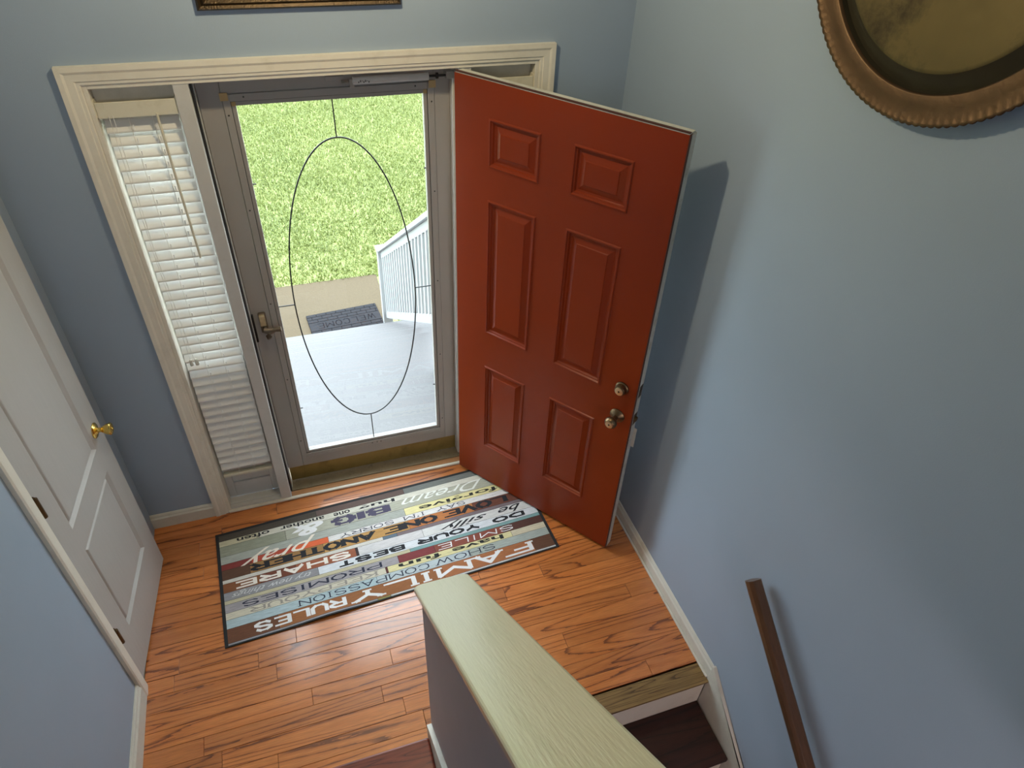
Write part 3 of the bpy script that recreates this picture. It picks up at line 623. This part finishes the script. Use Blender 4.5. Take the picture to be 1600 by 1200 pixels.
# lettering: stroke font (caps) with optional serifs; 0..1 box
F = {
'A': [[(0, 0), (.5, 1), (1, 0)], [(.2, .36), (.8, .36)]], 'B': [[(0, 0), (0, 1), (.7, 1), (.9, .88), (.9, .66), (.7, .53), (0, .53)], [(.7, .53), (1, .38), (1, .14), (.75, 0), (0, 0)]],
'C': [[(1, .8), (.75, 1), (.25, 1), (0, .75), (0, .25), (.25, 0), (.75, 0), (1, .2)]], 'D': [[(0, 0), (0, 1), (.6, 1), (1, .7), (1, .3), (.6, 0), (0, 0)]],
'E': [[(1, 1), (0, 1), (0, 0), (1, 0)], [(0, .52), (.75, .52)]], 'F': [[(1, 1), (0, 1), (0, 0)], [(0, .5), (.7, .5)]],
'G': [[(1, .8), (.75, 1), (.25, 1), (0, .75), (0, .25), (.25, 0), (.75, 0), (1, .2), (1, .45), (.6, .45)]], 'H': [[(0, 0), (0, 1)], [(1, 0), (1, 1)], [(0, .5), (1, .5)]],
'I': [[(.5, 0), (.5, 1)]], 'K': [[(0, 0), (0, 1)], [(1, 1), (0, .42)], [(.35, .62), (1, 0)]], 'L': [[(0, 1), (0, 0), (1, 0)]],
'M': [[(0, 0), (0, 1), (.5, .3), (1, 1), (1, 0)]], 'N': [[(0, 0), (0, 1), (1, 0), (1, 1)]], 'O': [[(.3, 0), (0, .3), (0, .7), (.3, 1), (.7, 1), (1, .7), (1, .3), (.7, 0), (.3, 0)]],
'P': [[(0, 0), (0, 1), (.7, 1), (1, .85), (1, .62), (.7, .48), (0, .48)]], 'R': [[(0, 0), (0, 1), (.7, 1), (1, .85), (1, .62), (.7, .5), (0, .5)], [(.5, .5), (1, 0)]],
'S': [[(.95, .82), (.7, 1), (.28, 1), (.02, .84), (.02, .64), (.3, .53), (.7, .47), (.98, .34), (.98, .16), (.72, 0), (.28, 0), (.02, .18)]],
'T': [[(0, 1), (1, 1)], [(.5, 1), (.5, 0)]], 'U': [[(0, 1), (0, .25), (.25, 0), (.75, 0), (1, .25), (1, 1)]], 'V': [[(0, 1), (.5, 0), (1, 1)]],
'W': [[(0, 1), (.25, 0), (.5, .8), (.75, 0), (1, 1)]], 'X': [[(0, 0), (1, 1)], [(0, 1), (1, 0)]], 'Y': [[(0, 1), (.5, .48), (1, 1)], [(.5, .48), (.5, 0)]], "'": [[(.5, 1), (.5, .75)]], ' ': []}
WID = {'I': .35, 'M': 1.3, 'W': 1.35, "'": .25, ' ': .5}
def seg(mb, a, c, t, tx, zz):
    (x0, y0), (x1, y1) = a, c; dx, dy = x1-x0, y1-y0; L_ = math.hypot(dx, dy)
    if L_ < 1e-6: return
    wx = t+(tx-t)*abs(dy)/L_         # vertical stems thicker
    nx, ny = -dy/L_*wx/2, dx/L_*wx/2; ex, ey = dx/L_*t*.35, dy/L_*t*.35
    k = max(1, int(L_/.03)); pts = []
    for i in range(k+1):
        f = i/k; px, py = x0-ex+(dx+2*ex)*f, y0-ey+(dy+2*ey)*f; pts += [(px+nx, py+ny), (px-nx, py-ny)]
    mb.add([(u_, v_, zz) for u_, v_ in pts], [(2*i, 2*i+2, 2*i+3, 2*i+1) for i in range(k)])
def word(txt, us, ue, v0, v1, rgb, t=.007, tx=None, serif=0, margin=.16, slant=0, name='lettering'):
    """reads towards -u with tops towards -v; us > ue"""
    tx = tx or t; hh = (v1-v0)*(1-2*margin); base = v1-(v1-v0)*margin
    ws = [WID.get(c, 1) for c in txt]; gap = .34; tot = sum(ws)+gap*(len(txt)-1); sc = (us-ue)/tot; mb = MB(); x = 0; z = [.0054]
    for c, w in zip(txt, ws):
        z[0] += .000004
        for st_ in F.get(c, []):
            pts = [((x+px*w)*sc+slant*py*hh, py*(hh-t)+t/2) for px, py in st_]
            for a, b_ in zip(pts, pts[1:]): seg(mb, a, b_, t, tx, z[0]); z[0] += .000002
            if serif:
                for q in (pts[0], pts[-1]):
                    if pts[0] == pts[-1] and len(pts) > 2: continue
                    if q[1] < t or q[1] > hh-t:
                        seg(mb, (q[0]-serif, q[1]), (q[0]+serif, q[1]), t*.8, t*.8, z[0]); z[0] += .000002
        x += w+gap
    mb.v = [(us-a, base-b_, zz+hgt(us-a, base-b_)) for a, b_, zz in mb.v]
    mb.build(name, flat(rgb), rug)
FL = {}
def flat(rgb):
    if rgb not in FL: FL[rgb] = mat('ink_%d_%d_%d' % rgb, srgb(*rgb), .85, var=.1, vscale=60)
    return FL[rgb]
def typed(txt, us, ue, v0, v1, rgb, shear=0, bold=0, lowery=False):
    cu = bpy.data.curves.new('t', 'FONT'); cu.body = txt; cu.size = 1; cu.shear = shear; cu.offset = bold; cu.resolution_u = 3
    o = bpy.data.objects.new('t', cu); COL.objects.link(o); dg = bpy.context.evaluated_depsgraph_get(); me = bpy.data.meshes.new_from_object(o.evaluated_get(dg))
    bpy.data.objects.remove(o); bm = bmesh.new(); bm.from_mesh(me)
    bmesh.ops.triangulate(bm, faces=bm.faces)
    xs = [v.co.x for v in bm.verts]; ys_ = [v.co.y for v in bm.verts]; x0, x1, y0, y1 = min(xs), max(xs), min(ys_), max(ys_)
    for v in bm.verts:
        u_ = us-(v.co.x-x0)/(x1-x0)*(us-ue); w_ = v1-(v.co.y-y0)/(y1-y0)*(v1-v0); v.co = (u_, w_, .0056+hgt(u_, w_))
    me2 = bpy.data.meshes.new('lettering'); bm.to_mesh(me2); bm.free(); bpy.data.meshes.remove(me)
    me2.materials.append(flat(rgb)); o = bpy.data.objects.new('lettering', me2); COL.objects.link(o); o.parent = rug
white = (224, 222, 222); navy = (38, 42, 62); blk = (28, 28, 34); pur = (72, 66, 88)
word('FAMILY', .645, -.215, -.292, -.230, white, .010, .022, .018, .06)
word('RULES', -.262, -.645, -.288, -.232, white, .0085, .018, .0, .08)
word('SHOW', .477, .186, -.226, -.181, navy, .003, .006, .009, .16)
word('COMPASSION', .145, -.452, -.226, -.181, navy, .003, .006, .008, .16)
typed('have', .540, .277, -.176, -.150, (30, 34, 34), 0, .02); typed('fun', .220, .012, -.176, -.150, (30, 34, 34), 0, .02)
word('KEEP', -.096, -.36, -.179, -.147, (150, 142, 134), .0035, .010, .009, .1); word('YOUR', -.378, -.655, -.179, -.147, (150, 142, 134), .0035, .010, .009, .1)
word('SMILE', .606, .222, -.141, -.105, white, .004, .006, 0, .08, slant=.15)
word('PROMISES', -.065, -.686, -.141, -.105, navy, .0035, .011, .006, .10)
word('DO', .686, .530, -.077, -.042, blk, .008, .017, 0, .06); word('YOUR', .444, .140, -.077, -.042, blk, .008, .017, 0, .06); word('BEST', .060, -.246, -.077, -.042, blk, .008, .017, 0, .06)
typed('be', .696, .568, -.034, .008, blk, .5, .01); typed('silly', .510, .255, -.036, .010, blk, .5, .01)
word('SHARE', -.195, -.705, -.036, .010, (226, 216, 206), .0085, .018, 0, .08)
word('LOVE', .634, .316, .036, .085, blk, .008, .024, .012, .08); word('ONE', .256, .010, .036, .085, blk, .008, .024, .012, .08); word('ANOTHER', -.060, -.626, .036, .085, blk, .008, .024, .012, .08)
word('SAY', .427, .283, .088, .122, navy, .003, .005, .006, .16); word("I'M", .211, .109, .088, .122, navy, .003, .005, .006, .16); word('SORRY', .052, -.207, .088, .122, navy, .003, .005, .006, .16)
typed('forgive', .620, .196, .128, .164, (36, 36, 34), 0, .018)
typed('Dream', .560, .118, .176, .232, (222, 222, 214), .55, 0)
word('BIG', .040, -.220, .174, .224, pur, .010, .040, .0, .02)
typed('&', -.275, -.432, .166, .236, white, .2, .03)
typed('pray', -.325, -.680, .086, .160, (226, 214, 200), .6, .005)
typed('hug', .093, -.092, .232, .260, blk, 0, .02); typed('one', -.137, -.219, .236, .256, blk, 0, .02); typed('another', -.265, -.480, .233, .258, blk, 0, .02); typed('often', -.530, -.683, .233, .258, blk, 0, .02)
typed('try new things', -.378, -.732, -.078, -.042, (196, 194, 196), .55, 0)

# ================================================================== OUTDOORS
PZ = -.06; RUN = .292; YP = 1.31; GZ = -1.39
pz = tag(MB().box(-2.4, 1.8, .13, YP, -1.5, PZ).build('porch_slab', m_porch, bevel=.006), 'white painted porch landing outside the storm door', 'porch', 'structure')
ps = empty('porch_steps', (-.45, YP, GZ)); tag(ps, 'white painted steps dropping from the porch to the walkway', 'steps')
for k in range(1, 7):
    z = PZ-.19*k
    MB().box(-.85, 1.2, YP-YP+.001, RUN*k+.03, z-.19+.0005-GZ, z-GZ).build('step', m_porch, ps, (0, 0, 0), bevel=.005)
# make steps separate volumes
# walkway and lawn
tag(MB().box(-7, .165, 3.02, 4.315, GZ-.15, GZ).box(-7, .165, YP+.001, 3.02, GZ-.15, GZ-.001).box(.165, .80, 3.02, 3.30, GZ-.15, GZ+.002).build('walkway', m_conc, bevel=.004), 'tan exposed aggregate concrete walkway at the foot of the steps', 'walkway', 'structure')
gv = []; nx, ny = 60, 60
for j in range(ny+1):
    for i in range(nx+1):
        x = -14+32*i/nx; yv = 1.4+34*j/ny; gv.append((x, yv, GZ-.03+.03*noise.noise(Vector((x*.4, yv*.4, 0)))+ .0))
gf = [(j*(nx+1)+i, j*(nx+1)+i+1, (j+1)*(nx+1)+i+1, (j+1)*(nx+1)+i) for j in range(ny) for i in range(nx)]
tag(MB().add(gv, gf).build('ground', m_grass), 'green lawn ground beyond the walkway', 'ground', 'structure')
rg = random.Random(3); bv = []; bf = []
for _ in range(190000):
    if _ % 4: x = rg.uniform(-2.8, 3.4); yv = rg.uniform(4.28, 11.2)
    else: x = rg.uniform(-7, 6); yv = rg.uniform(4.28, 14)
    if _ % 40 == 0: x = rg.uniform(.24, 1.2); yv = rg.uniform(3.36, 4.4)
    if x < .165 and yv < 4.30: continue
    zz = GZ-.03+.03*noise.noise(Vector((x*.4, yv*.4, 0)))-.005
    a = rg.uniform(0, pi); l = rg.uniform(.03, .062); w = rg.uniform(.005, .010); lx, ly = rg.gauss(0, .022), rg.gauss(0, .022)
    i0 = len(bv); bv += [(x-w*cos(a), yv-w*sin(a), zz), (x+w*cos(a), yv+w*sin(a), zz), (x+lx, yv+ly, zz+l)]; bf.append((i0, i0+1, i0+2))
me = bpy.data.meshes.new('grass'); me.from_pydata(bv, [], bf); me.materials.append(m_grass); go = bpy.data.objects.new('grass', me); COL.objects.link(go)
tag(go, 'bright green lawn grass beyond the concrete walkway', 'grass', 'stuff')
# welcome mat: brick relief
wm = empty('welcome_mat', (-.290, 3.47, GZ)); wm.rotation_euler = (0, 0, .08); tag(wm, 'grey rubber brick pattern welcome mat at the foot of the porch steps', 'door mat')
WX, WY = .362, .225
MB().box(-WX, WX, -WY, WY, .0, .010).build('mat_base', mat('dark_grey_rubber', (.009, .009, .011, 1), .9, spec=.05), wm, bevel=.002)
br = MB(); nr = 9
for r in range(nr):
    y0 = -WY+2*WY*r/nr; y1 = y0+2*WY/nr
    if r in (3, 4, 5): continue
    k = 0; x = -WX-(.05 if r % 2 else 0)
    while x < WX-.01:
        a, c = max(x, -WX)+.003, min(x+.1, WX)-.003
        if c-a > .01: br.box(a, c, y0+.003, y1-.003, .010, .015)
        x += .1
br.build('brick_relief', m_rub, wm)['kind'] = 'stuff'
MB().box(-WX+.003, WX-.003, -WY/3+.004, WY/3-.004, .010, .015).build('name_panel', m_rub, wm)
bb = MB(); x = .30
lw = MB()
for c in 'WELCOME':
    w = .055*WID.get(c, 1)
    for st_ in F[c]:
        pts = [(px*w, (py-.5)*.085) for px, py in st_]
        for a, b_ in zip(pts, pts[1:]):
            n0 = len(lw.v); seg(lw, a, b_, .007, .009, .0158)
            for i in range(n0, len(lw.v)): q = lw.v[i]; lw.v[i] = (x-q[0], -q[1], q[2])
    x -= w+.026
lw.build('lettering', mat('embossed_rubber', (.008, .008, .010, 1), .9, spec=.05), wm)
# railing beside the steps
pr = empty('porch_railing', (.12, 3.33, GZ)); tag(pr, 'white wooden stair railing with many square balusters beside the porch steps', 'railing')
rs = .655; y_top = .86
def zr(yv, z_at_end): return z_at_end+rs*(3.33-yv)
zb_, zt_ = -1.315, -.56
MB().box(-.045, .045, -.045, .045, .0, .86).box(-.052, .052, -.052, .052, .86, .885).build('newel_post', m_prail, pr, bevel=.004)
def slope_beam(y0, y1, z1, hw, hh, nm):
    MB().prism([(y0, zr(y0, z1)), (y0, zr(y0, z1)+hh), (y1, zr(y1, z1)+hh), (y1, zr(y1, z1))], lambda p, q: (q, p[0]-3.33, p[1]-GZ), -hw, hw).build(nm, m_prail, pr, bevel=.004)
slope_beam(y_top+.04, 3.28, zt_, .045, .04, 'top_rail'); slope_beam(y_top+.04, 3.28, zt_-.07, .019, .07, 'sub_rail'); slope_beam(y_top+.04, 3.28, zb_, .019, .08, 'bottom_rail')
yv = 3.20; first = None
while yv > y_top+.06:
    zlo = zr(yv, zb_)+.07; hgt_ = zr(yv, zt_-.07)-zlo+.01
    if first is None: first = MB().box(-.02, .02, -.02, .02, 0, hgt_).build('baluster', m_prail, pr, (0, yv-3.33, zlo-GZ)); 
    else: dup(first, pr, (0, yv-3.33, zlo-GZ))
    yv -= .118
MB().box(-.045, .045, -.045, .045, PZ-GZ, 1.20-GZ).box(-.052, .052, -.052, .052, 1.20-GZ, 1.225-GZ).build('newel_post', m_prail, pr, (0, y_top-3.33, 0), bevel=.004)
MB().box(-.04, .04, .14-3.33, y_top-.05-3.33, 1.04-GZ, 1.08-GZ).build('top_rail', m_prail, pr, bevel=.003)
MB().box(-.019, .019, .14-3.33, y_top-.05-3.33, .04-GZ, .11-GZ).build('bottom_rail', m_prail, pr, bevel=.003)
yv = y_top-.12; f2 = None
while yv > .2:
    if f2 is None: f2 = MB().box(-.02, .02, -.02, .02, 0, .94).build('baluster', m_prail, pr, (0, yv-3.33, .105-GZ))
    else: dup(f2, pr, (0, yv-3.33, .105-GZ))
    yv -= .118
# facade skin outside
tag(MB().box(-6, OL-.001, .131, .145, -1.6, 4.6).box(OR+.001, 5, .131, .145, -1.6, 4.6).box(OL-.001, OR+.001, .131, .145, OT+.001, 4.6).build('wall_outside', m_fac), 'pale siding on the outside of the front wall', 'wall', 'structure')
bpy.context.view_layer.update()
